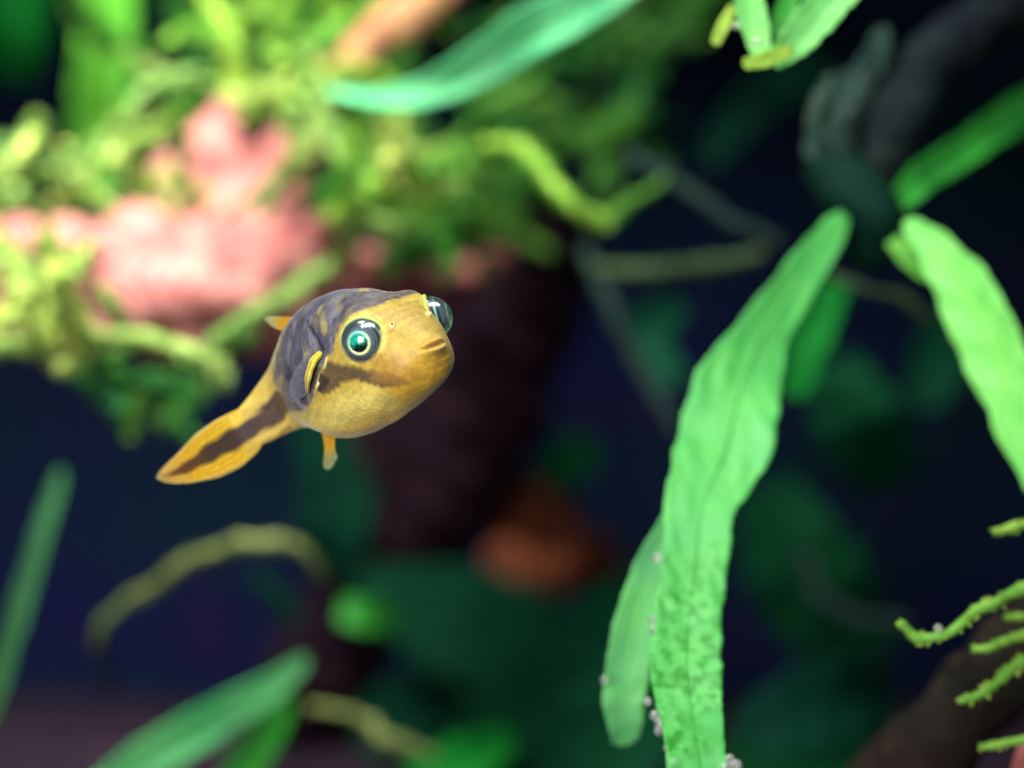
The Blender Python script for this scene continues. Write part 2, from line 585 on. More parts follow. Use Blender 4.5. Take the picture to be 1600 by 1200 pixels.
def tail_col(ss, vv):
    x = np.clip((ss + 0.18) / 0.865, 0, 1)
    c = lerpc(x, [(0, (208, 180, 90)), (0.25, (226, 190, 52)), (0.7, (228, 184, 44)), (1, (214, 190, 110))])
    streak = 0.5 + 0.5 * np.sin(vv * 66 + ss * 7)
    c = c * (0.78 + 0.32 * streak)[:, None]
    cen = 0.50 + 0.02 * np.sin(ss * 9)
    wdt = 0.22 - 0.10 * x + 0.02 * np.sin(ss * 31)
    q = np.clip((wdt - np.abs(vv - cen)) / 0.07 + 0.5, 0, 1)
    q = q * np.clip((0.985 - x) / 0.12, 0, 1)
    d = lerpc(x, [(0, (70, 56, 56)), (0.5, (78, 60, 48)), (0.8, (116, 74, 40)), (1, (170, 104, 40))])
    c = c * (1 - q[:, None]) + d * q[:, None]
    e = np.clip((np.abs(vv - 0.5) - 0.43) / 0.06, 0, 1) * np.clip(x * 3 - 0.4, 0, 1)
    e = np.maximum(e, np.clip((x - 0.955) / 0.04, 0, 1))[:, None] * 0.8
    return c * (1 - e) + np.array(srgb(206, 200, 142)) * e


_tp, _bt = np.interp(t_ - 2.3, s, tp), np.interp(t_ - 2.3, s, bt)
_v = np.clip((u_ - _bt) / (_tp - _bt), 0, 1)
_k = np.clip((t_ - 1.98) / 0.22, 0, 1)[:, None]
_k = _k * _k * (3 - 2 * _k)
SKIN[:] = SKIN * (1 - _k) + tail_col(t_ - 2.3, _v) * _k
# rim of pale skin round each eye, dark inside the socket
de = np.sqrt((SYM[:, 0] - EYE_T) ** 2 + (SYM[:, 1] - EYE_L) ** 2 + (SYM[:, 2] - EYE_U) ** 2)
paint(np.exp(-((de - EYE_R - 0.022) / 0.020) ** 2) * (SYM[:, 2] > EYE_U - 0.12), (198, 190, 96), 0.7)
paint(np.clip((EYE_R + 0.010 - de) / 0.02, 0, 1), (60, 58, 60), 0.9)
# glints of green by the far eye
paint(mask_from(line_pts([(668, 470), (682, 476), (690, 486)]), px2(3), px2(13), False), (124, 188, 66), 0.85)
paint(mask_from([(612, 509)], px2(2), px2(9)), (222, 206, 150), 0.7)
# lips
lipm = np.exp(-((u_ - 0.0) / 0.055) ** 2 - (l_ / 0.11) ** 2) * (t_ < 0.1)
paint(lipm, (206, 164, 78), 0.6)
paint(np.exp(-((u_ + 0.004) / 0.007) ** 2 - (l_ / 0.085) ** 4) * (t_ < 0.1), (150, 100, 40), 0.7)
# grain of the pigment
g = vnoise(_loc * 60, 11, 2)
g2 = vnoise(_loc * 13, 14, 3)
SKIN *= (0.90 + 0.10 * g2)[:, None]
fore = np.clip((0.55 - t_) / 0.2, 0, 1) * np.clip((u_ - 0.08) / 0.12, 0, 1)
paint(fore * np.clip(vnoise(_loc * 24, 17, 3) * 0.9 + 0.25, 0, 1), (138, 118, 62), 0.45)
SKIN = np.clip(SKIN, 0.004, 0.9)


def skin_mat(name, sss=0.25, rough=0.5, trans=0.0, alpha=1.0, sheen=0.25, bump=0.3, nscale=4200):
    m, nt, out = new_mat(name)
    at = N(nt, 'ShaderNodeAttribute', attribute_name='skin')
    f = noise(nt, nscale, 3)
    c = mixcol(nt, 1.0, at.outputs['Color'], mixcol(nt, ramp(nt, f, 0.38, 0.66), (0.84, 0.84, 0.84), (1.10, 1.10, 1.10)), 'MULTIPLY')
    b = N(nt, 'ShaderNodeBsdfPrincipled')
    nt.links.new(c, b.inputs['Base Color'])
    b.inputs['Roughness'].default_value = rough
    b.inputs['Subsurface Weight'].default_value = sss
    b.inputs['Subsurface Radius'].default_value = (1.0, 0.7, 0.3)
    b.inputs['Subsurface Scale'].default_value = 0.0006
    b.inputs['Sheen Weight'].default_value = sheen
    b.inputs['Sheen Roughness'].default_value = 0.25
    b.inputs['Sheen Tint'].default_value = (0.95, 1.0, 0.92, 1)
    b.inputs['Specular IOR Level'].default_value = 0.28
    if alpha < 1:
        b.inputs['Alpha'].default_value = alpha
    bp = N(nt, 'ShaderNodeBump')
    bp.inputs['Strength'].default_value = bump
    bp.inputs['Distance'].default_value = 0.00012
    nt.links.new(noise(nt, nscale * 0.7, 4), bp.inputs['Height'])
    nt.links.new(bp.outputs[0], b.inputs['Normal'])
    sh = b.outputs[0]
    if trans:
        t = N(nt, 'ShaderNodeBsdfTranslucent')
        nt.links.new(c, t.inputs['Color'])
        mx = N(nt, 'ShaderNodeMixShader')
        mx.inputs[0].default_value = trans
        nt.links.new(sh, mx.inputs[1])
        nt.links.new(t.outputs[0], mx.inputs[2])
        sh = mx.outputs[0]
    nt.links.new(sh, out.inputs['Surface'])
    return m


M_SKIN = skin_mat('fish_skin')
M_FIN = skin_mat('fin_skin', 0.0, 0.4, 0.4, 1.0, 0.1, 0.15)
M_VEIL = skin_mat('fin_membrane', 0.0, 0.4, 0.3, 0.24, 0.1, 0.1)
M_EYE = skin_mat('eyeball_skin', 0.0, 0.22, 0.0, 1.0, 0.1, 0.1, 9000)
M_PUPIL = skin_mat('pupil', 0.0, 0.12, 0.0, 1.0, 0.0, 0.0, 5000)


def cornea_mat():
    m, nt, out = new_mat('clear_cornea')
    tr = N(nt, 'ShaderNodeBsdfTransparent')
    gl = N(nt, 'ShaderNodeBsdfGlossy')
    gl.inputs['Roughness'].default_value = 0.16
    gl.inputs['Color'].default_value = (0.9, 0.97, 1, 1)
    df = N(nt, 'ShaderNodeBsdfTranslucent')
    df.inputs['Color'].default_value = (0.72, 0.85, 0.9, 1)
    ad = N(nt, 'ShaderNodeMixShader')
    ad.inputs[0].default_value = 0.35
    nt.links.new(gl.outputs[0], ad.inputs[1])
    nt.links.new(df.outputs[0], ad.inputs[2])
    fr = N(nt, 'ShaderNodeFresnel')
    fr.inputs[0].default_value = 1.33
    mx = N(nt, 'ShaderNodeMixShader')
    nt.links.new(ramp(nt, fr.outputs[0], 0.0, 0.7, 0.02, 0.9), mx.inputs[0])
    nt.links.new(tr.outputs[0], mx.inputs[1])
    nt.links.new(ad.outputs[0], mx.inputs[2])
    nt.links.new(mx.outputs[0], out.inputs['Surface'])
    return m


M_CORNEA = cornea_mat()

FISH_O = to_world(np.array(1.0), np.array(0.0), np.array(0.1))
fish = empty('pufferfish', FISH_O)
tag(fish, 'small golden and grey pufferfish with turquoise eye swimming in open water', 'fish')
n, m_ = BT.shape
Vb = BV.reshape(-1, 3)
Fb = grid_faces(n, m_, True)
mesh('body', Vb, Fb, M_SKIN, fish, FISH_O, True, SKIN)


def dome(center, axis, upv, radius, a0, a1, n=24, m=48, squash=1.0):
    """part of a sphere between polar angles a0 and a1 (degrees) round axis"""
    axis = unit(axis)
    e1 = unit(upv - axis * (upv @ axis))
    e2 = np.cross(axis, e1)
    ph = np.radians(np.linspace(a0, a1, n))[:, None]
    th = np.linspace(0, 2 * np.pi, m, endpoint=False)[None]
    V = center + radius * (np.cos(ph)[..., None] * axis * squash + (np.sin(ph) * np.cos(th))[..., None] * e1 + (np.sin(ph) * np.sin(th))[..., None] * e2)
    return V.reshape(-1, 3), grid_faces(n, m, True), np.repeat(np.degrees(ph[:, 0]), m), np.tile(th[0], n)


for side in (-1, 1):
    c = to_world(np.array(EYE_T), np.array(side * EYE_L), np.array(EYE_U))
    ax = unit(side * LF * 0.80 + FW * 0.60 - UP * 0.10)
    V, F, ang, th = dome(c, ax, UP, EYE_R, 0.01, 130, 60, 72)
    col = np.tile(np.array(srgb(52, 54, 66)), (len(V), 1))
    st = 0.5 + 0.5 * np.sin(th * 19 + 2 * np.sin(th * 5)) * np.sin(ang * 0.35 + th * 3)
    col = col * (0.75 + 0.9 * st)[:, None]

    def ring(a, w, c3, k, ease=None):
        global col
        q = np.exp(-((ang - a) / w) ** 2) * k
        if ease is not None:
            q = q * ease
        col[:] = col * (1 - q[:, None]) + np.array(srgb(*c3)) * q[:, None]
    ring(40, 4, (96, 120, 126), 0.55)
    ring(66, 2.6, (160, 214, 190), 0.9, 0.35 + 0.65 * np.clip(np.sin(th * 1.0 + 0.6) * 0.5 + 0.6, 0, 1))  # mint ring with a highlight arc painted into one side
    ring(50, 2.0, (110, 150, 150), 0.4)
    ring(58, 2.0, (22, 24, 34), 0.8)
    ring(76, 5, (40, 42, 52), 0.7)
    ring(88, 5, (150, 160, 120), 0.7)
    eye = mesh('eye', V, F, M_EYE, fish, FISH_O, True, col)
    # iris ring
    th2 = np.linspace(0, 2 * np.pi, 64, endpoint=False)
    e1 = unit(UP - ax * (UP @ ax))
    e2 = np.cross(ax, e1)
    V, F, ang, th = dome(c, ax, UP, EYE_R + 0.0035, 24.5, 33.5, 10, 64)
    prof = np.sin(np.clip((ang - 24.5) / 9.0, 0, 1) * np.pi) * 0.006
    V = V + prof[:, None] * unit(V - c)
    col = np.tile(np.array(srgb(206, 206, 150)), (len(V), 1))
    low = np.clip(0.5 - 0.5 * np.cos(th), 0, 1)[:, None]
    col = col * low + np.array(srgb(120, 180, 170)) * (1 - low)
    mesh('iris', V, F, M_EYE, eye, FISH_O, True, col)
    V, F, ang, th = dome(c, ax, UP, EYE_R + 0.0030, 0.01, 26, 24, 64)
    h = ((V - c) @ e1) / (EYE_R * 0.42)
    wv = vnoise((V - c) * 60, 9, 2) * 0.25
    g = np.clip((h + 0.30 + wv) / 0.45, 0, 1)[:, None]
    col = np.array(srgb(6, 12, 16)) * (1 - g) + np.array(srgb(10, 134, 112)) * g  # teal reflection painted over the upper part of the dark pupil
    g2 = (np.clip(1 - np.abs(h - 0.42 + wv) / 0.28, 0, 1) * 0.5)[:, None]
    col = col * (1 - g2) + np.array(srgb(40, 190, 150)) * g2
    mesh('pupil', V, F, M_PUPIL, eye, FISH_O, True, col)
    V, F, ang, th = dome(c, ax, UP, EYE_R + 0.009, 0.01, 88, 30, 64, 1.05)
    mesh('cornea', V, F, M_CORNEA, eye, FISH_O, True)
    # lid: a soft fold of skin round the eyeball
    tt = np.linspace(0, 2 * np.pi, 73)[:-1]
    R = EYE_R * math.sin(math.radians(86)) + 0.010
    cc = c + ax * EYE_R * math.cos(math.radians(86))
    cen = cc + R * (np.cos(tt)[:, None] * e1 + np.sin(tt)[:, None] * e2)
    rr = 0.013 + 0.003 * np.cos(tt) + 0.002 * np.sin(tt * 7)
    k = 12
    a = np.linspace(0, 2 * np.pi, k, endpoint=False)
    V = (cen[:, None] + rr[:, None, None] * (np.cos(a)[None, :, None] * unit(cen - cc)[:, None] + np.sin(a)[None, :, None] * ax)).reshape(-1, 3)
    F = grid_faces(73, k, True) % (72 * k)
    colr = np.array(srgb(172, 184, 92))[None] * (0.5 + 0.5 * np.clip(0.6 + 0.6 * np.cos(tt), 0, 1))[:, None]
    back = np.clip(((cen - cc) @ FW) / R * -0.5 + 0.1, 0, 1)[:, None]
    colr = colr * (1 - back) + np.array(srgb(140, 140, 110)) * back
    mesh('eyelid', V, F, M_SKIN, eye, FISH_O, True, np.repeat(colr, k, 0))
    # nostril papilla on the snout
    q = surface_points([(612, 509)])[0]
    pc = to_world(np.array(q[0]), np.array(side * abs(q[1])), np.array(q[2]))
    nd = unit(FW * 0.75 + side * LF * 0.35 + UP * 0.55)
    x1 = unit(np.cross(nd, UP))
    x2 = np.cross(nd, x1)
    hh = np.array([-0.012, 0.0, 0.014, 0.024, 0.027, 0.023, 0.010])
    ra = np.array([0.034, 0.026, 0.020, 0.017, 0.013, 0.009, 0.005])
    a = np.linspace(0, 2 * np.pi, 16, endpoint=False)
    V = (pc + hh[:, None, None] * nd + ra[:, None, None] * (np.cos(a)[None, :, None] * x1 + np.sin(a)[None, :, None] * x2)).reshape(-1, 3)
    col = np.repeat(np.array([srgb(200, 164, 74)] * 2 + [srgb(216, 200, 140)] * 3 + [srgb(120, 90, 50)] + [srgb(40, 30, 20)]), 16, 0)
    mesh('nostril', V, grid_faces(7, 16, True), M_SKIN, fish, FISH_O, True, col)


def fin(name, base_a, base_b, tip_a, tip_b, nr, mat, parent, colf, bend=None, thick=0.010, nu=26, waist=0.0, tipround=0.15, raymat=None):
    """fan between a base line and a tip line; each ray a thin tapered rod (sub-part)"""
    nv = nr * 6 + 1
    v = np.linspace(0, 1, nv)[None, :, None]
    u = np.linspace(0, 1, nu)[:, None, None]
    A = base_a * (1 - v) + base_b * v
    B = tip_a * (1 - v) + tip_b * v
    reach = 1 - tipround * (2 * v - 1) ** 2
    X = A + (B - A) * u * reach
    mid = (base_a + base_b) / 2 * (1 - u) + (tip_a + tip_b) / 2 * u
    X = X + (mid - X) * waist * np.sin(np.pi * np.clip(u * 1.1, 0, 1))
    nrm = unit(np.cross((tip_a + tip_b) / 2 - (base_a + base_b) / 2, base_b - base_a))
    if bend is not None:
        X = X + bend * (u ** 2)
    wav = np.cos(v * nr * 2 * np.pi) * 0.35 * thick
    top = X + nrm * (wav + thick * 0.5 * (1 - 0.6 * u))
    bot = X + nrm * (wav - thick * 0.5 * (1 - 0.6 * u))
    V = np.vstack([top.reshape(-1, 3), bot.reshape(-1, 3)])
    F1 = grid_faces(nu, nv)
    F = np.vstack([F1, F1[:, ::-1] + nu * nv])
    edge = []
    idx = np.arange(nu * nv).reshape(nu, nv)
    for line in (idx[0], idx[-1][::-1], idx[::-1, 0], idx[:, -1]):
        edge += [[a, b, b + nu * nv, a + nu * nv] for a, b in zip(line[:-1], line[1:])]
    F = np.vstack([F, np.array(edge)[:, ::-1]])
    uu = np.broadcast_to(u[..., 0], (nu, nv)).ravel()
    vv = np.broadcast_to(v[..., 0], (nu, nv)).ravel()
    col = colf(uu, vv)
    o = mesh(name, V, F, mat, parent, FISH_O, True, np.vstack([col, col]))
    for i in range(nr + 1):
        j = i * 6
        c = X[:, j] + nrm * wav[0, j]
        c = c[: nu - 1]
        rad = np.linspace(0.0085, 0.003, len(c))
        Vr, Fr = tube(c, rad, 6)
        cr = colf(np.repeat(np.linspace(0, 1, len(c)), 6), np.full(len(c) * 6, i / nr))
        cr = np.vstack([cr, cr[:1], cr[-1:]]) * 1.06
        mesh('ray', Vr, Fr, raymat or M_FIN, o, FISH_O, True, np.clip(cr, 0, 0.9))
    return o


L3 = lambda t, l, u: to_world(np.array(float(t)), np.array(float(l)), np.array(float(u)))


def mid_pt(px, py, l=0.0):
    tt, uu = np.meshgrid(np.linspace(0.5, 2.4, 381), np.linspace(-0.8, 1.0, 361), indexing='ij')
    W = to_world(tt, np.full(tt.shape, l), uu)
    q = project(W)
    i = np.argmin((q[..., 0] - px) ** 2 + (q[..., 1] - py) ** 2)
    return W.reshape(-1, 3)[i]


# dorsal fin, swept back, pale at the tip
fin('dorsal_fin', L3(1.38, 0.02, 0.56), L3(1.56, 0.02, 0.49), mid_pt(411, 494, 0.03), mid_pt(418, 507, 0.03), 4, M_FIN, fish,
    lambda u, v: lerpc(u, [(0, (214, 156, 36)), (0.55, (226, 176, 46)), (0.8, (200, 190, 130)), (1, (176, 186, 150))]), thick=0.012)
# anal fin, a narrow stalk that flares
fin('anal_fin', L3(1.42, 0.0, -0.26), L3(1.64, 0.0, -0.17), mid_pt(525, 727), mid_pt(506, 740), 4, M_FIN, fish,
    lambda u, v: lerpc(u, [(0, (210, 150, 40)), (0.5, (206, 158, 50)), (0.75, (150, 150, 96)), (1, (150, 160, 120))]), thick=0.012, waist=0.45)

# tail fin, folded narrow: dark stripe, yellow webs, pale hem
v = np.linspace(0, 1, nv)
h = bt[:, None] * (1 - v) + tp[:, None] * v
S = np.broadcast_to((2.30 + s)[:, None], h.shape)
hem = 0.006 * np.sin(v * 40) * np.clip((s - 0.1) / 0.5, 0, 1)[:, None]
th_ = 0.030 * np.clip(1 - (s + 0.18) / 0.5, 0.22, 1)[:, None] * (1 - np.abs(2 * v - 1) ** 2.5)[None] + 0.002
NR = 10
cor = 0.006 * np.cos(v * NR * 2 * np.pi)[None] * np.clip((s + 0.1) / 0.2, 0, 1)[:, None] + 0.03 * np.sin((s[:, None] + 0.2) * 3.2) * (v[None] - 0.4)
Vt = np.vstack([to_world(S + hem, cor + th_ * sg, h).reshape(-1, 3) for sg in (1, -1)])
F1 = grid_faces(nu, nv)
idx = np.arange(nu * nv).reshape(nu, nv)
ed = []
for ln in (idx[0], idx[-1][::-1], idx[::-1, 0], idx[:, -1]):
    ed += [[a, b, b + nu * nv, a + nu * nv] for a, b in zip(ln[:-1], ln[1:])]
Ft = np.vstack([F1, F1[:, ::-1] + nu * nv, np.array(ed)[:, ::-1]])


sS = np.repeat(s, nv)
vS = np.tile(v, nu)
ct = tail_col(sS, vS)
tail = mesh('caudal_fin', Vt, Ft, M_FIN, fish, FISH_O, True, np.vstack([ct, ct]))
for i in range(1, NR):
    j = i * 6
    for sg in (1, -1):
        c = to_world(S[14:-3, j], cor[14:-3, j] + th_[14:-3, j] * sg, h[14:-3, j])
        Vr, Fr = tube(c, np.linspace(0.0075, 0.003, len(c)), 6)
        cr = tail_col(np.repeat(s[14:-3], 6), np.full(len(c) * 6, v[j]))
        mesh('ray', Vr, Fr, M_FIN, tail, FISH_O, True, np.clip(np.vstack([cr, cr[:1], cr[-1:]]) * 1.08, 0, 0.9))

# pectoral fins: a fleshy yellow root, thin veil with rays behind it
for side in (-1, 1):
    q = surface_points([(503, 549), (494, 566), (486, 590), (482, 614)])
    q[:, 1] = np.abs(q[:, 1]) * side
    pts = to_world(q[:, 0], q[:, 1], q[:, 2])
    out = side * LF
    root = catmull(pts + out * np.array([0.012, 0.05, 0.055, 0.01])[:, None] + FW * np.array([0, 0.02, 0.02, 0])[:, None], 30)
    a, b = pts[0] + out * 0.01, pts[-1] + out * 0.01
    tipd = out * 0.05 - FW * 0.25 - UP * 0.02
    pf = fin('pectoral_fin', a, b, a + tipd + UP * 0.05, b + tipd - UP * 0.03, 7, M_VEIL, fish,
             lambda u, v: lerpc(u, [(0, (190, 170, 90)), (0.3, (140, 136, 150)), (1, (150, 148, 170))]), bend=out * 0.02, thick=0.005, tipround=0.45, raymat=M_VEIL)
    w_ = np.linspace(0, 1, 30)
    rad = (0.034 - 0.014 * w_) * np.sin(np.linspace(0.2, np.pi - 0.25, 30)) ** 0.6 * (1 + 0.08 * np.sin(w_ * 23))
    Vr, Fr = tube(root, rad, 16)
    an = np.tile(np.linspace(0, 2 * np.pi, 16, endpoint=False), 30)
    flat = Vr[:480] - np.repeat(root, 16, 0)
    Vr[:480] -= 0.55 * (flat @ out)[:, None] * out                      # flattened against the flank
    Vr[:480] += (0.004 * np.cos(an * 4))[:, None] * unit(flat)          # ridges of the folded rays
    cr = lerpc(np.repeat(w_, 16), [(0, (200, 186, 46)), (0.55, (204, 190, 84)), (1, (160, 136, 76))]) * (0.85 + 0.2 * np.cos(an * 4))[:, None]
    mesh('fin_root', Vr, Fr, M_SKIN, pf, FISH_O, True, np.vstack([cr, cr[:1], cr[-1:]]))
    # pale rim of the gill opening in front of it
    q = surface_points([(510, 556), (507, 572), (502, 588), (496, 602), (491, 616)])
    q[:, 1] = np.abs(q[:, 1]) * side
    rim = catmull(to_world(q[:, 0], q[:, 1], q[:, 2]) + out * 0.004, 30)
    Vr, Fr = tube(rim, 0.015 * np.sin(np.linspace(0.15, np.pi - 0.15, 30)) ** 0.6, 8)
    mesh('gill_rim', Vr, Fr, M_SKIN, fish, FISH_O, True, np.array(srgb(186, 176, 116)))

# ------------------------------------------------------------------ setting: tank floor and back panel
FLOOR = -6.0
gx, gy = np.meshgrid(np.linspace(-26, 26, 150), np.linspace(-8, 33, 120), indexing='ij')
gp = np.stack([gx, gy, np.zeros_like(gx)], -1).reshape(-1, 3)
gz = FLOOR + 0.16 * vnoise(gp * 0.35, 21, 3) + 0.05 * vnoise(gp * 2.1, 22, 3)
gp[:, 2] = gz
tag(mesh('substrate', gp, grid_faces(150, 120), M_SAND, None, (0, 8, FLOOR)), kind='structure')
bx, bz = np.meshgrid(np.linspace(-26, 26, 40), np.linspace(FLOOR - 0.6, 18, 30), indexing='ij')
bp_ = np.stack([bx, 32.0 + 0 * bx, bz], -1).reshape(-1, 3)
bp2 = bp_ + np.array([0, 0.4, 0])
tag(mesh('back_panel', np.vstack([bp_, bp2]), np.vstack([grid_faces(40, 30), grid_faces(40, 30)[:, ::-1] + 1200]), M_PANEL, None, (0, 32.0, FLOOR)), kind='structure')


# ------------------------------------------------------------------ builders
def limb(name, pts, rpx, mat, parent, origin, seed, rough=0.16, m=28, n=70, flat=1.0):
    """knobbly length of wood; pts (px, py, depth), rpx radii in photo pixels"""
    c = catmull([P(*p) for p in pts], n)
    y = c[:, 1]
    r = np.interp(np.linspace(0, 1, n), np.linspace(0, 1, len(rpx)), rpx) / KP(y)
    V, F = tube(c, r, m)
    k = n * m
    cen = np.repeat(c, m, 0)
    d = V[:k] - cen
    d[:, 1] *= flat
    ridg = 1 + rough * vnoise(V[:k] * 1.6, seed, 4) + 0.05 * np.abs(vnoise(V[:k] * np.array([1.5, 5, 5]), seed + 1, 2))
    V[:k] = cen + d * ridg[:, None]
    return mesh(name, V, F, mat, parent, origin)


def blade(pts, wpx, roll=0.0, fold=0.25, wave=0.06, seed=0, n=70, m=14, thick=0.022, tip=True, tipround=0.8):
    c = catmull([P(*p) for p in pts], n)
    w = np.interp(np.linspace(0, 1, n), np.linspace(0, 1, len(wpx)), wpx)
    w = np.convolve(np.pad(w, 3, mode='edge'), np.ones(7) / 7, 'valid') / KP(c[:, 1]) / 2
    s = np.linspace(0, 1, n)
    if tip:
        w = w * np.clip((1 - s) / 0.06, 0, 1) ** 0.5
    w = w * np.clip(s / 0.04 + 0.25, 0, 1) ** 0.5
    t = unit(np.gradient(c, axis=0))
    view = unit(c - np.array([0, -D0, 0]))
    side = unit(np.cross(t, view))
    nrm = unit(np.cross(side, t))
    ro = np.radians(np.interp(s, np.linspace(0, 1, np.size(roll)), np.atleast_1d(roll)))[:, None]
    side, nrm = side * np.cos(ro) + nrm * np.sin(ro), nrm * np.cos(ro) - side * np.sin(ro)
    v = np.linspace(-1, 1, m)
    q = np.repeat(c, m, 0)
    wob = vnoise(np.stack([np.repeat(s * 9, m), np.tile(v, n) * 1.2, np.full(n * m, seed * 3.7)], -1), seed, 3).reshape(n, m)
    edge = 1 + wave * vnoise(np.stack([s * 14, s * 0 + seed, s * 0], -1), seed + 50, 3)[:, None] * np.sign(v)[None] * (np.abs(v)[None] > 0.4)
    edge = edge + 0.035 * vnoise(np.stack([s * 40, s * 0 + seed * 1.7, s * 0], -1), seed + 80, 3)[:, None] * np.sign(v)[None] * (np.abs(v)[None] > 0.6)
    off = (fold * (np.abs(v) ** 1.5)[None] + wave * wob * (0.35 + np.abs(v))[None]) * w[:, None]
    X = c[:, None] + side[:, None] * (v[None] * edge * w[:, None])[..., None] - nrm[:, None] * off[..., None]
    th = (thick * (1 - 0.75 * v ** 2))[None, :, None]
    A = (X - nrm[:, None] * th / 2).reshape(-1, 3)
    B = (X + nrm[:, None] * th / 2).reshape(-1, 3)
    F1 = grid_faces(n, m)
    idx = np.arange(n * m).reshape(n, m)
    ed = []
    for ln in (idx[0], idx[-1][::-1], idx[::-1, 0], idx[:, -1]):
        ed += [[a, b, b + n * m, a + n * m] for a, b in zip(ln[:-1], ln[1:])]
    F = np.vstack([F1, F1[:, ::-1] + n * m, np.array(ed)[:, ::-1]])
    rib = c - nrm * (thick * 0.45)
    return np.vstack([A, B]), F, rib, w


def leaf(name, pts, wpx, mat, parent=None, origin=None, label=None, cat='leaf', group=None, rib=True, ribmat=None, **kw):
    V, F, rc, w = blade(pts, wpx, **kw)
    if parent is None:
        origin = P(*pts[0])
        o = empty(name, origin)
        tag(o, label, cat, group)
        b = mesh('blade', V, F, mat, o, origin)
    else:
        o = b = mesh(name, V, F, mat, parent, origin)
        if label:
            o['label'] = label
    if rib:
        Vr, Fr = tube(rc[:-3], np.maximum(w[:-3] * 0.07, 0.004), 6)
        mesh('midrib', Vr, Fr, ribmat or mat, o, origin)
    return o


def leaflet_cloud(c, rad, dens, size, seed):
    """tiny pointed leaves all round a stem line c"""
    r = np.random.default_rng(seed)
    L = np.linalg.norm(np.diff(c, axis=0), axis=1).sum()
    k = max(12, int(L * dens))
    n = len(c)
    s = r.uniform(0.02, 1, k) * (n - 1.001)
    i = s.astype(int)
    f = (s - i)[:, None]
    p = c[i] * (1 - f) + c[i + 1] * f
    t, a, b = frames(c)
    t, a, b = t[i], a[i], b[i]
    th = r.uniform(0, 2 * np.pi, k)[:, None]
    outw = np.cos(th) * a + np.sin(th) * b
    rr = np.interp(s / (n - 1), np.linspace(0, 1, len(np.atleast_1d(rad))), np.atleast_1d(rad))[:, None]
    d = unit(outw * 0.8 + t * r.uniform(0.2, 1.0, (k, 1)) + r.normal(size=(k, 3)) * 0.25)
    ln = rr * r.uniform(0.8, 1.35, (k, 1)) * size
    wd = unit(np.cross(d, outw + 0.3 * t)) * ln * 0.26
    cup = outw * ln * 0.10
    V = np.stack([p, p + d * ln * 0.5 + wd - cup, p + d * ln, p + d * ln * 0.5 - wd - cup], 1).reshape(-1, 3)
    F = np.arange(4 * k).reshape(k, 4)
    return V, F


_seed = [100]


def strand(pts, rpx, mat, label, group=None, name='moss_strand', cat='moss', dens=260, size=1.0, stem_mat=None, stem=0.55):
    _seed[0] += 1
    c = catmull([P(*p) for p in pts], max(16, 12 * len(pts)))
    c = c + 0.02 * np.stack([vnoise(c * 3, _seed[0] + k, 2) for k in range(3)], -1)
    y = c[:, 1].mean()
    rad = np.asarray(rpx, float) / KP(y)
    o = empty(name, c[0])
    tag(o, label, cat, group)
    rs = np.interp(np.linspace(0, 1, len(c)), np.linspace(0, 1, np.size(rad)), np.atleast_1d(rad)) * stem
    rs = rs * (1 + 0.22 * vnoise(c * 9, _seed[0] + 9, 2))
    V, F = tube(c, np.maximum(rs, 0.008), 6)
    mesh('stem', V, F, stem_mat or mat, o, c[0])
    V, F = leaflet_cloud(c, rad, dens, size, _seed[0])
    tag(mesh('leaflets', V, F, mat, o, c[0], smooth=False), kind='stuff')
    return o


def tuft(cx, cy, y, rx, ry, count, lenpx, rpx, mat, label, group, up=0.5, spread_y=1.5, name='moss_strand', dens=200):
    """a tangle of separate moss strands about one place"""
    for _ in range(count):
        a = random.uniform(0, 6.283)
        q = math.sqrt(random.random())
        x0, y0, d0 = cx + rx * q * math.cos(a), cy + ry * q * math.sin(a), y + random.uniform(-1, 1) * spread_y
        ang = random.gauss(-math.pi / 2, 1.1) if random.random() < up else random.uniform(0, 6.283)
        L = lenpx * random.uniform(0.6, 1.3)
        cv = random.uniform(-0.9, 0.9)
        pts = []
        for k in range(4):
            pts.append((x0, y0, d0))
            x0 += math.cos(ang) * L / 3
            y0 += math.sin(ang) * L / 3
            d0 += random.uniform(-0.25, 0.25)
            ang += cv * 0.6
        r = rpx * random.uniform(0.8, 1.4)
        strand(pts, [r * 0.8, r, r * 0.85, r * 0.45], mat, label, group, name=name, dens=dens)


# ------------------------------------------------------------------ driftwood
WO = P(250, 470, 11.5)
wood = empty('driftwood', WO)
tag(wood, 'pink lit driftwood ledge overgrown with moss behind the fish', 'driftwood')
limb('limb', [(-160, 460, 12), (0, 455, 11.5), (180, 455, 11), (330, 462, 10.6), (450, 455, 10.6), (560, 440, 11), (680, 440, 12)],
     [100, 104, 96, 100, 88, 58, 34], M_WOOD, wood, WO, 3, 0.2)
limb('branch', [(250, 420, 11), (280, 330, 11.3), (330, 250, 11.8), (355, 170, 12.4)], [90, 70, 50, 24], M_WOOD, wood, WO, 5, 0.2)
limb('branch', [(360, 400, 11), (410, 310, 11.4), (460, 230, 12), (500, 160, 12.6)], [80, 58, 42, 26], M_WOOD, wood, WO, 7, 0.2)
limb('branch', [(480, 190, 12.4), (560, 80, 12.8), (640, 20, 13), (730, -60, 13.4)], [26, 34, 36, 34], M_TAN, wood, WO, 9, 0.18)
limb('knot', [(400, 470, 10.2), (450, 400, 10.2), (520, 350, 10.4)], [34, 44, 26], M_WOOD, wood, WO, 15, 0.22)
limb('knot', [(20, 400, 10.8), (110, 380, 10.6), (190, 410, 10.6)], [26, 40, 24], M_WOOD, wood, WO, 17, 0.22)
RO = P(640, 900, 16)
root = empty('shaded_driftwood', RO)
tag(root, 'dark brown shaded driftwood trunk slanting down behind the fish', 'driftwood')
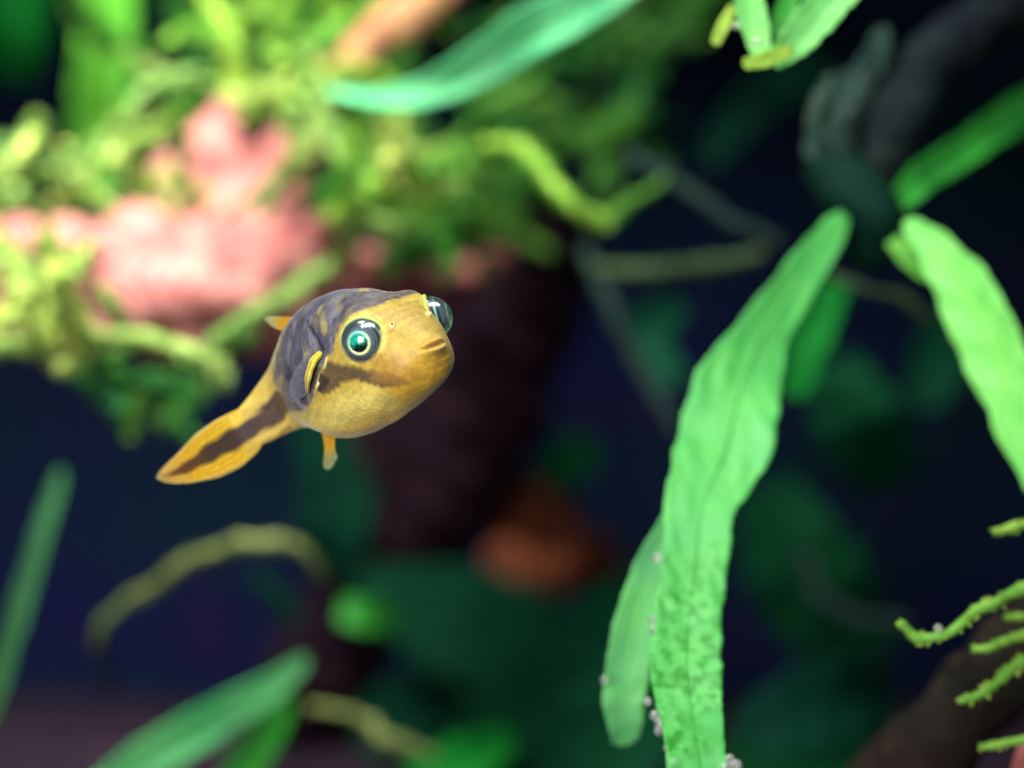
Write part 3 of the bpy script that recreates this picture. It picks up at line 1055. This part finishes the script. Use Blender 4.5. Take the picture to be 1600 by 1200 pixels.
limb('trunk', [(860, 330, 14.5), (800, 480, 15), (730, 620, 15.5), (650, 780, 16), (560, 940, 16.5), (470, 1120, 17)],
     [70, 100, 120, 110, 90, 80], M_SHADEWOOD, root, RO, 31, 0.16)
limb('stub', [(700, 430, 14), (740, 420, 13.2), (790, 400, 13)], [34, 26, 14], M_WOOD, root, RO, 33, 0.2)
SO = P(850, 870, 16.5)
st_ = empty('rusty_driftwood', SO)
tag(st_, 'rust orange piece of driftwood below the dark trunk', 'driftwood')
limb('limb', [(745, 740, 17), (810, 800, 16.6), (870, 850, 16.4), (950, 890, 17)], [26, 62, 72, 34], M_RUST, st_, SO, 41, 0.22)
limb('knot', [(780, 870, 15.2), (840, 900, 14.8), (900, 890, 15)], [30, 44, 26], M_RUST, st_, SO, 43, 0.22)
BO = P(1450, 60, 7)
br = empty('dark_branch', BO)
tag(br, 'dark driftwood branch that the fern plant grows on', 'driftwood')
limb('limb', [(1700, -90, 8.5), (1560, 20, 7.8), (1450, 110, 7.2), (1390, 220, 6.8), (1350, 360, 6.6)], [60, 50, 44, 40, 24], M_BRANCH, br, BO, 51, 0.2)
CO = P(1600, 1180, 3)
cr_ = empty('mossy_wood', CO)
tag(cr_, 'brown wood corner carrying the thin bright moss sprigs', 'driftwood')
limb('limb', [(1300, 1330, 5), (1440, 1180, 4.6), (1560, 1060, 4.4), (1700, 930, 4.2)], [60, 66, 70, 70], M_BROWN, cr_, CO, 61, 0.2)
limb('knot', [(1590, 1230, 2.6), (1612, 1180, 2.5), (1640, 1130, 2.6)], [16, 24, 18], M_WOOD, cr_, CO, 63, 0.15)

# ------------------------------------------------------------------ fern plant on the right
FO = P(1350, 350, 5.6)
fern = empty('fern_plant', FO)
tag(fern, 'fern plant with long mint green strap leaves hanging from a dark rhizome', 'plant')
limb('rhizome', [(1300, 260, 6.2), (1340, 310, 5.8), (1365, 360, 5.6), (1350, 410, 5.8)], [34, 46, 50, 30], M_RHIZ, fern, FO, 71, 0.25)
la = leaf('leaf', [(1318, 335, 5.2), (1265, 415, 4.8), (1195, 515, 4.2), (1153, 610, 3.6), (1132, 700, 3.1), (1096, 790, 2.6), (1083, 880, 2.2), (1073, 965, 1.8), (1070, 1050, 1.5), (1085, 1150, 1.2), (1098, 1260, 1.0)],
          [38, 62, 84, 138, 154, 110, 104, 104, 116, 92, 96], M_MINT, fern, FO, 'long mint green leaf speckled with algae, widest of the plant',
          roll=[10, 20, -10, 12, 8, 0], fold=0.14, wave=0.06, seed=4, n=110, m=20, tip=False)
leaf('leaf', [(1052, 800, 3.0), (1018, 880, 2.8), (993, 970, 2.6), (976, 1060, 2.5), (974, 1120, 2.5), (980, 1165, 2.6)],
     [30, 52, 74, 72, 60, 40], M_PALE, fern, FO, 'short pale leaf tucked behind the long speckled one', roll=[20, 10], fold=0.3, wave=0.05, seed=8, thick=0.03)
leaf('leaf', [(1418, 345, 5.0), (1470, 400, 4.7), (1515, 470, 4.4), (1552, 550, 4.1), (1590, 640, 3.8), (1640, 760, 3.5)],
     [24, 64, 96, 100, 92, 80], M_MINT, fern, FO, 'mint green leaf leaving the rhizome away from the fish', roll=[15, -10, 10], fold=0.2, wave=0.08, seed=12, tip=False)
leaf('leaf', [(1395, 375, 5.2), (1425, 405, 5.0), (1455, 435, 4.9)], [26, 40, 30], M_GREEN, fern, FO, roll=15, fold=0.3, seed=15)
leaf('leaf', [(1395, 325, 5.8), (1440, 280, 6.2), (1510, 235, 6.9), (1600, 175, 7.8), (1680, 120, 8.4)], [36, 54, 50, 62, 50], M_GREEN, fern, FO,
     'shaded green leaf rising from the rhizome', roll=[0, 30], fold=0.3, seed=16, tip=False)
leaf('withered_leaf', [(1318, 300, 6.0), (1300, 240, 6.1), (1325, 170, 6.1), (1362, 110, 6.2), (1384, 40, 6.3)], [50, 74, 66, 50, 26], M_ROOT, fern, FO,
     'withered grey leaf standing up from the rhizome', roll=[20, 40, 20], fold=0.5, wave=0.3, seed=19)
leaf('withered_leaf', [(1310, 310, 5.9), (1277, 240, 6.0), (1274, 170, 6.0), (1305, 115, 6.0)], [26, 26, 22, 14], M_ROOT, fern, FO, roll=[20, 40], fold=0.5, wave=0.3, seed=20)
for q in range(16):
    side_ = q % 3
    x0 = random.uniform(1300, 1372)
    if side_ == 0:
        pts = [(x0, 300, 5.9), (1275 + random.uniform(-8, 14), 225, 6), (1278 + random.uniform(-8, 12), 165, 6.05), (1310 + random.uniform(-8, 20), 112 + random.uniform(-10, 10), 6.1)]
    else:
        pts = [(x0, 300, 5.9), (1318 + random.uniform(-16, 20), 215, 6.0), (1345 + random.uniform(-14, 16), 150, 6.1), (1372 + random.uniform(-12, 10), 60 + random.uniform(-30, 40), 6.2)]
    c = catmull([P(*p) for p in pts], 24)
    c = c + 0.03 * np.stack([vnoise(c * 4, 300 + q * 3 + k, 2) for k in range(3)], -1)
    V, F = tube(c, np.linspace(0.016, 0.005, 24), 6)
    mesh('root_fibre', V, F, M_ROOT, fern, FO)

# gas bubbles clinging to the long leaf
mB, ntB, outB = new_mat('bubble')
gB = N(ntB, 'ShaderNodeBsdfGlass')
gB.inputs['IOR'].default_value = 1.30
gB.inputs['Roughness'].default_value = 0.03
gW = N(ntB, 'ShaderNodeBsdfTranslucent')
gW.inputs['Color'].default_value = (0.9, 0.93, 0.9, 1)
gD = N(ntB, 'ShaderNodeBsdfDiffuse')
gD.inputs['Color'].default_value = (0.85, 0.88, 0.86, 1)
m1, m2 = N(ntB, 'ShaderNodeMixShader'), N(ntB, 'ShaderNodeMixShader')
m1.inputs[0].default_value, m2.inputs[0].default_value = 0.5, 0.24
ntB.links.new(gW.outputs[0], m1.inputs[1])
ntB.links.new(gD.outputs[0], m1.inputs[2])
ntB.links.new(gB.outputs[0], m2.inputs[1])
ntB.links.new(m1.outputs[0], m2.inputs[2])
ntB.links.new(m2.outputs[0], outB.inputs['Surface'])
me_b = None
for i, (bx_, by_, d, r) in enumerate([(1028, 873, 2.0, 9), (1020, 968, 1.75, 7), (1022, 985, 1.72, 8), (1012, 1096, 1.5, 7), (1024, 1118, 1.4, 9), (1034, 1130, 1.35, 11), (1030, 1142, 1.34, 8),
                                      (1046, 1156, 1.3, 8), (1042, 1168, 1.3, 6), (1050, 1192, 1.2, 10), (1066, 1200, 1.2, 9), (1140, 1186, 1.15, 8), (1150, 1196, 1.15, 10), (1132, 1200, 1.15, 9),
                                      (1466, 982, 1.5, 7), (945, 1062, 2.3, 6), (1150, 40, 2.4, 6), (1183, 66, 2.4, 7)]):
    c = P(bx_, by_, d - 0.06)
    V, F, _, _ = dome(np.zeros(3), np.array([0, 0, 1.0]), np.array([1.0, 0, 0]), r / KP(d), 0.5, 179.5, 16, 24)
    o = mesh('gas_bubble', V + c, F, mB, None, c)
    where = 'at the edge of the long speckled leaf'
    if bx_ == 1466:
        where = 'on the longest moss sprig'
    elif bx_ == 945:
        where = 'at the edge of the short pale leaf'
    elif by_ < 100:
        where = 'on the hanging leaf cluster'
    tag(o, 'tiny glassy gas bubble ' + where, 'bubble', 'gas bubbles ' + where)

# ------------------------------------------------------------------ hanging leaf cluster at the top
HO = P(1200, 40, 2.6)
hang = empty('hanging_sprig', HO)
tag(hang, 'bright green leaf cluster with yellow tip reaching down from above', 'plant')
leaf('leaf', [(1165, -60, 2.8), (1168, 0, 2.7), (1178, 50, 2.6), (1192, 96, 2.5)], [40, 50, 46, 30], M_PALE, hang, HO, roll=20, fold=0.4, seed=31)
leaf('leaf', [(1345, -50, 3.0), (1290, 10, 2.8), (1240, 65, 2.6), (1196, 97, 2.5)], [60, 66, 56, 30], M_PALE, hang, HO, roll=[-20, 20], fold=0.4, seed=32)
leaf('leaf', [(1236, 78, 2.5), (1200, 92, 2.4), (1160, 100, 2.4)], [16, 26, 18], M_SPRIG, hang, HO, 'yellow tip of the cluster', fold=0.3, seed=33)
leaf('leaf', [(1146, 10, 2.7), (1130, 40, 2.6), (1116, 70, 2.6)], [14, 20, 16], M_SPRIG, hang, HO, fold=0.3, seed=34)
leaf('leaf', [(1250, -30, 3.1), (1225, 20, 3.0), (1205, 60, 2.9)], [26, 34, 20], M_GREEN, hang, HO, fold=0.3, seed=35)

# ------------------------------------------------------------------ other leaves
leaf('curved_leaf', [(505, 142, 8.6), (580, 152, 8.2), (660, 145, 7.8), (740, 108, 7.4), (830, 52, 7.0), (920, 4, 6.7), (1010, -50, 6.4)],
     [6, 24, 46, 68, 84, 80, 70], M_AQUA, None, None, 'broad aqua green leaf arching across the top over tan wood', seed=41, roll=[30, 10, 20], fold=0.3, tip=False)
leaf('upright_leaf', [(158, 330, 13.5), (160, 200, 13.3), (165, 80, 13), (172, -80, 12.8)], [70, 96, 92, 80], M_FRESH, None, None,
     'bright green upright leaf standing behind the driftwood ledge', seed=42, tip=False)
leaf('upright_leaf', [(30, 130, 16), (25, 50, 15.6), (35, -60, 15.4)], [60, 90, 90], M_DEEP, None, None, 'deep green upright leaf beside the dark back panel', seed=43, tip=False)
leaf('slanting_leaf', [(96, 735, 9.6), (68, 820, 9.2), (38, 920, 8.9), (0, 1050, 8.6), (-30, 1150, 8.4)], [16, 32, 36, 34, 22], M_SAGE, None, None,
     'slim grey green leaf slanting down in the dark below the ledge', seed=44, roll=30)
leaf('slanting_leaf', [(480, 1030, 9), (410, 1080, 8.8), (330, 1125, 8.6), (240, 1180, 8.4), (150, 1250, 8.2)], [24, 54, 70, 74, 70], M_AQUA, None, None,
     'pale green leaf leaning over the brown substrate', seed=45, roll=[30, 20], tip=False)
leaf('slanting_leaf', [(452, 1090, 9.6), (420, 1140, 9.4), (380, 1200, 9.2), (340, 1270, 9)], [34, 64, 70, 60], M_GREEN, None, None,
     'fresh green leaf crossing below the pale leaning one', seed=46, roll=[40, 30], tip=False)
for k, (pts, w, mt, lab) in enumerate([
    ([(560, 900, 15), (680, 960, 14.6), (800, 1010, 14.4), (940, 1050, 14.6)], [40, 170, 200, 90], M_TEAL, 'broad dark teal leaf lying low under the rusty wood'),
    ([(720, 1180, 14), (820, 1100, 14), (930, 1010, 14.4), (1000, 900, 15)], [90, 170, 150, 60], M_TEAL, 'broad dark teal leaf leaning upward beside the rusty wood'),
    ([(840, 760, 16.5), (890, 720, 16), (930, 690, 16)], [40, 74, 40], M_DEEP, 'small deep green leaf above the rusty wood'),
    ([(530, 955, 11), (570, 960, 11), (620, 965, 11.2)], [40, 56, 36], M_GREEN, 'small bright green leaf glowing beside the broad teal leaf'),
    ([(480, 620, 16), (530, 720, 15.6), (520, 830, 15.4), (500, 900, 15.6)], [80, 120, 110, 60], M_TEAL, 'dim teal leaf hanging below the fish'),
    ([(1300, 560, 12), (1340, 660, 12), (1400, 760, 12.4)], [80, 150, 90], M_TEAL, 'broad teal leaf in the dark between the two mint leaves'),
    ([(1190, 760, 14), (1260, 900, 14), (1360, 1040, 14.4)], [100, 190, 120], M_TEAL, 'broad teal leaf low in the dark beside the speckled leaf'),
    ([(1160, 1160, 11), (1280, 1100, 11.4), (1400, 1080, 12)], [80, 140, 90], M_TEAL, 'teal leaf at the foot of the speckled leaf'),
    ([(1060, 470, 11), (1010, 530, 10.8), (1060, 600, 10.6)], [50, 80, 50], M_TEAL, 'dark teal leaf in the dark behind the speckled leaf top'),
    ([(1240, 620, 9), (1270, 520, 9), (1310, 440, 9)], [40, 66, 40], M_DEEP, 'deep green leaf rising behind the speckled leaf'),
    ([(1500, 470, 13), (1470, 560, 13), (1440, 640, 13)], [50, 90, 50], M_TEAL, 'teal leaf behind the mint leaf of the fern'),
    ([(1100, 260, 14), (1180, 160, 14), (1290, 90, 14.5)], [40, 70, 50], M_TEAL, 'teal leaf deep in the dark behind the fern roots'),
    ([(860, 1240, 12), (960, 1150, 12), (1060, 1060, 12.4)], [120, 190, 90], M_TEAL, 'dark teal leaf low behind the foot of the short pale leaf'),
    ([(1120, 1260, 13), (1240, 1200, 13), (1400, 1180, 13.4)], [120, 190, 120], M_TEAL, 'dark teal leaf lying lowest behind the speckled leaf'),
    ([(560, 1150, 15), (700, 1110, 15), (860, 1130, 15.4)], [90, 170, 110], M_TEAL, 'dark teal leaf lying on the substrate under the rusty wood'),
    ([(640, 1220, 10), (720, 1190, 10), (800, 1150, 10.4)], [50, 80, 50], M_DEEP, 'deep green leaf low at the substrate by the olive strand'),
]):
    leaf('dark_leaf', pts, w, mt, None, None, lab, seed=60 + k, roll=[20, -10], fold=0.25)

# ------------------------------------------------------------------ single strands that can be told apart
G_DIM = 'dim strands crossing the dark water'
strand([(150, 1010, 9.5), (175, 960, 9.4), (240, 915, 9.2), (310, 870, 9), (400, 848, 8.8), (470, 856, 8.8), (505, 900, 9)], [10, 14, 16, 17, 18, 14, 8], M_OLIVE,
       'arched olive strand below the tail fin', name='plant_strand', cat='plant', dens=120, stem=0.6)
strand([(170, 1080, 9.8), (165, 1020, 9.6), (160, 960, 9.5)], [10, 12, 10], M_DIM, 'short dim strand under the arched olive one', name='plant_strand', cat='plant', dens=100, stem=0.6)
strand([(480, 1100, 9.5), (560, 1120, 9.4), (600, 1150, 9.3), (680, 1180, 9.4)], [10, 14, 15, 10], M_OLIVE, 'olive strand creeping over the substrate', name='plant_strand', cat='plant', dens=140, stem=0.6)
strand([(400, 900, 11), (440, 940, 11), (460, 980, 11)], [14, 20, 14], M_TEAL, 'dim teal strand below the arched olive one', name='plant_strand', cat='plant', dens=120)
strand([(980, 240, 9), (1050, 280, 8.8), (1120, 330, 8.6), (1220, 385, 8.4)], [16, 16, 15, 12], M_DIM, 'dim grey strand running to the fern rhizome', G_DIM, 'plant_strand', 'plant', 60, 0.7, stem=0.85)
strand([(930, 425, 9.5), (1010, 424, 9.3), (1100, 418, 9.2), (1190, 400, 9)], [14, 18, 18, 12], M_BAR, 'olive strand lying level below the dim grey one', G_DIM, 'plant_strand', 'plant', 60, 0.7, stem=0.85)
strand([(915, 390, 10), (950, 470, 9.8), (1000, 570, 9.6), (1060, 680, 9.4)], [14, 16, 16, 12], M_DIM, 'dim grey strand slanting down to the speckled leaf', G_DIM, 'plant_strand', 'plant', 60, 0.7, stem=0.85)
strand([(1300, 430, 7.6), (1350, 450, 7.4), (1410, 465, 7.4), (1450, 500, 7.4)], [9, 12, 11, 8], M_BAR, 'thin olive strand just under the rhizome', G_DIM, 'plant_strand', 'plant', 120, 0.8, stem=0.7)
strand([(1260, 870, 12), (1280, 930, 11.8), (1340, 965, 11.6), (1420, 975, 11.5)], [14, 16, 15, 12], M_DIM, 'dim hooked strand pointing at the moss sprigs', G_DIM, 'plant_strand', 'plant', 60, 0.7, stem=0.85)
strand([(760, 225, 8.6), (810, 230, 8.4), (855, 275, 8.2), (900, 325, 8.0), (950, 350, 8.0)], [14, 20, 22, 20, 14], M_MOSS2, 'bright moss strand drooping from the mossy wood into the dark', dens=220, stem=0.6)
strand([(950, 345, 8.2), (990, 310, 8.4), (1040, 280, 8.6)], [14, 12, 8], M_MOSS3, 'dark moss strand joining the drooping bright one', dens=220, stem=0.6)
strand([(140, 520, 7.4), (220, 530, 7.2), (290, 552, 7.0), (340, 575, 7.0), (350, 600, 7.0)], [14, 19, 21, 22, 15], M_MOSSP, 'thick pale moss strand hanging under the pink ledge', dens=240, stem=0.7)
strand([(320, 545, 7.4), (380, 500, 7.8), (450, 460, 8.4), (520, 410, 9)], [12, 16, 17, 14], M_MOSS, 'straight moss strand slanting up across the pink ledge', dens=240, stem=0.7)
strand([(410, 340, 9.2), (440, 280, 9.2), (480, 220, 9.4), (520, 150, 9.6)], [16, 22, 20, 14], M_MOSS, 'moss strand climbing between the two pink branches', dens=240, stem=0.7)
strand([(190, 320, 9), (200, 240, 9), (215, 160, 9), (270, 120, 9.2), (330, 135, 9.4)], [14, 20, 18, 16, 12], M_MOSS, 'moss strand arching over beside the upright leaf', dens=240, stem=0.7)
strand([(200, 690, 8), (205, 650, 8), (225, 610, 8)], [14, 18, 14], M_MOSS3, 'short dark moss strand hanging above the tail fin', dens=200, stem=0.7)

# thin bright sprigs in the lower right corner
G_S = 'thin moss sprigs on the wood corner'
for pts, r, lab in (
    ([(1660, 890, 2.2), (1590, 918, 1.9), (1530, 950, 1.7), (1480, 985, 1.6), (1435, 998, 1.6), (1405, 975, 1.6)], [10, 13, 12, 11, 12, 8], 'longest bright moss sprig with upturned tip'),
    ([(1640, 820, 2.4), (1595, 824, 2.2), (1555, 830, 2.1)], [9, 11, 8], 'highest of the thin moss sprigs, level and short'),
    ([(1640, 970, 2.1), (1585, 995, 2.0), (1550, 1015, 1.9), (1522, 1012, 1.9)], [10, 12, 11, 8], 'short curved moss sprig under the longest one'),
    ([(1650, 1010, 2.3), (1590, 1040, 2.0), (1540, 1078, 1.9), (1500, 1097, 1.9)], [11, 15, 12, 9], 'stout moss sprig slanting down over brown wood'),
    ([(1650, 1150, 2.2), (1590, 1158, 2.0), (1535, 1166, 2.0)], [9, 10, 8], 'lowest moss sprig, level over the wood corner'),
    ([(1640, 960, 2.4), (1600, 965, 2.3), (1570, 970, 2.3)], [9, 11, 8], 'tiny moss sprig between two longer ones'),
):
    strand(pts, r, M_SPRIG, lab, G_S, 'moss_sprig', 'moss', 170, 1.05, stem=0.72)

# ------------------------------------------------------------------ moss tangles over the wood
tuft(90, 260, 9.5, 110, 40, 12, 110, 19, M_MOSS, 'yellow green moss strand at the outer end of the pink ledge, spreading upward', 'moss strands at the outer end of the pink ledge, spreading upward', 0.3)
tuft(40, 300, 9.5, 80, 30, 6, 90, 18, M_MOSS, 'yellow green moss strand lying on the outer top of the pink ledge', 'moss strands lying on the outer top of the pink ledge', 0.3)
tuft(70, 480, 7.6, 42, 62, 13, 90, 24, M_MOSSP, 'pale yellow green moss strand in the pale tuft hanging over the front of the ledge', 'moss strands in the pale tuft hanging over the front of the ledge', 0.4, 0.6)
tuft(50, 560, 7.4, 60, 25, 7, 90, 22, M_MOSSP, 'pale green moss strand in the green tuft below the front of the ledge', 'moss strands in the green tuft below the front of the ledge', 0.2, 0.6)
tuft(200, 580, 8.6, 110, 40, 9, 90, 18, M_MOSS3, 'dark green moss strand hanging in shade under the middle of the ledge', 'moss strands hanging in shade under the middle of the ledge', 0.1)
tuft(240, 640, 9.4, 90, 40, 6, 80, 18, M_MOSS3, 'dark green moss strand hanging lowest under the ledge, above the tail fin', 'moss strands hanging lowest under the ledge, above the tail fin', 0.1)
tuft(240, 230, 10, 70, 90, 9, 110, 18, M_MOSS, 'yellow green moss strand between the upright leaf and the first pink branch', 'moss strands between the upright leaf and the first pink branch', 0.5)
tuft(330, 320, 9.8, 100, 40, 4, 90, 13, M_MOSS, 'yellow green moss strand on the top of the ledge between the pink branches', 'moss strands on the top of the ledge between the pink branches', 0.4)
tuft(620, 300, 10, 110, 60, 22, 100, 22, M_MOSS2, 'bright green moss strand in the thick cushion at the end of the ledge', 'moss strands in the thick cushion at the end of the ledge', 0.4)
tuft(640, 270, 9, 70, 40, 8, 80, 20, M_MOSS, 'yellow green moss strand on the pale crown of the thick cushion', 'moss strands on the pale crown of the thick cushion', 0.4, 0.8)
tuft(560, 350, 9.4, 60, 40, 8, 90, 20, M_MOSS, 'yellow green moss strand where the cushion meets the pink ledge', 'moss strands where the cushion meets the pink ledge', 0.4, 0.8)
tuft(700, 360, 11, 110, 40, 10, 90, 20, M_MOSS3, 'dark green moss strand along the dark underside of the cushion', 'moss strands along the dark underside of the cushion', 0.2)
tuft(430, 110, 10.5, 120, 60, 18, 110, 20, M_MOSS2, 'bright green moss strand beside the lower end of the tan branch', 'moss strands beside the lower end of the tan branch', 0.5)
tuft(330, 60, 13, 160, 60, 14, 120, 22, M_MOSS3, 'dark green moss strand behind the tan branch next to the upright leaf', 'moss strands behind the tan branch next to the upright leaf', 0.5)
tuft(480, 120, 9.6, 50, 50, 7, 90, 19, M_MOSS, 'yellow green moss strand at the tip of the curved aqua leaf', 'moss strands at the tip of the curved aqua leaf', 0.5, 0.8)
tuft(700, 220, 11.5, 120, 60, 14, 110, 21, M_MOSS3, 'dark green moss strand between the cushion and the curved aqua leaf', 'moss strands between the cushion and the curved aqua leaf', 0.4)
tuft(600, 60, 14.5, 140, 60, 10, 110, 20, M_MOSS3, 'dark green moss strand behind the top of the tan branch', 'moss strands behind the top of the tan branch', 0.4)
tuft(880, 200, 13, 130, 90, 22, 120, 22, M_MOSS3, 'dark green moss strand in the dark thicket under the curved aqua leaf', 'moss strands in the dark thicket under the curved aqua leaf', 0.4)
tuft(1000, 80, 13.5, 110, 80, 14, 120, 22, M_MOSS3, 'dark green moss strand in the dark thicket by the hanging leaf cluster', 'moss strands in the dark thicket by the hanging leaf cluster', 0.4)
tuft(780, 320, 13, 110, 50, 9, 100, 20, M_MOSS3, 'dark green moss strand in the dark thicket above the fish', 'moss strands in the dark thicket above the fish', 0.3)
limb('branch', [(940, -60, 15), (985, 60, 14.8), (1000, 160, 15)], [40, 36, 20], M_SHADEWOOD, wood, WO, 19, 0.18)
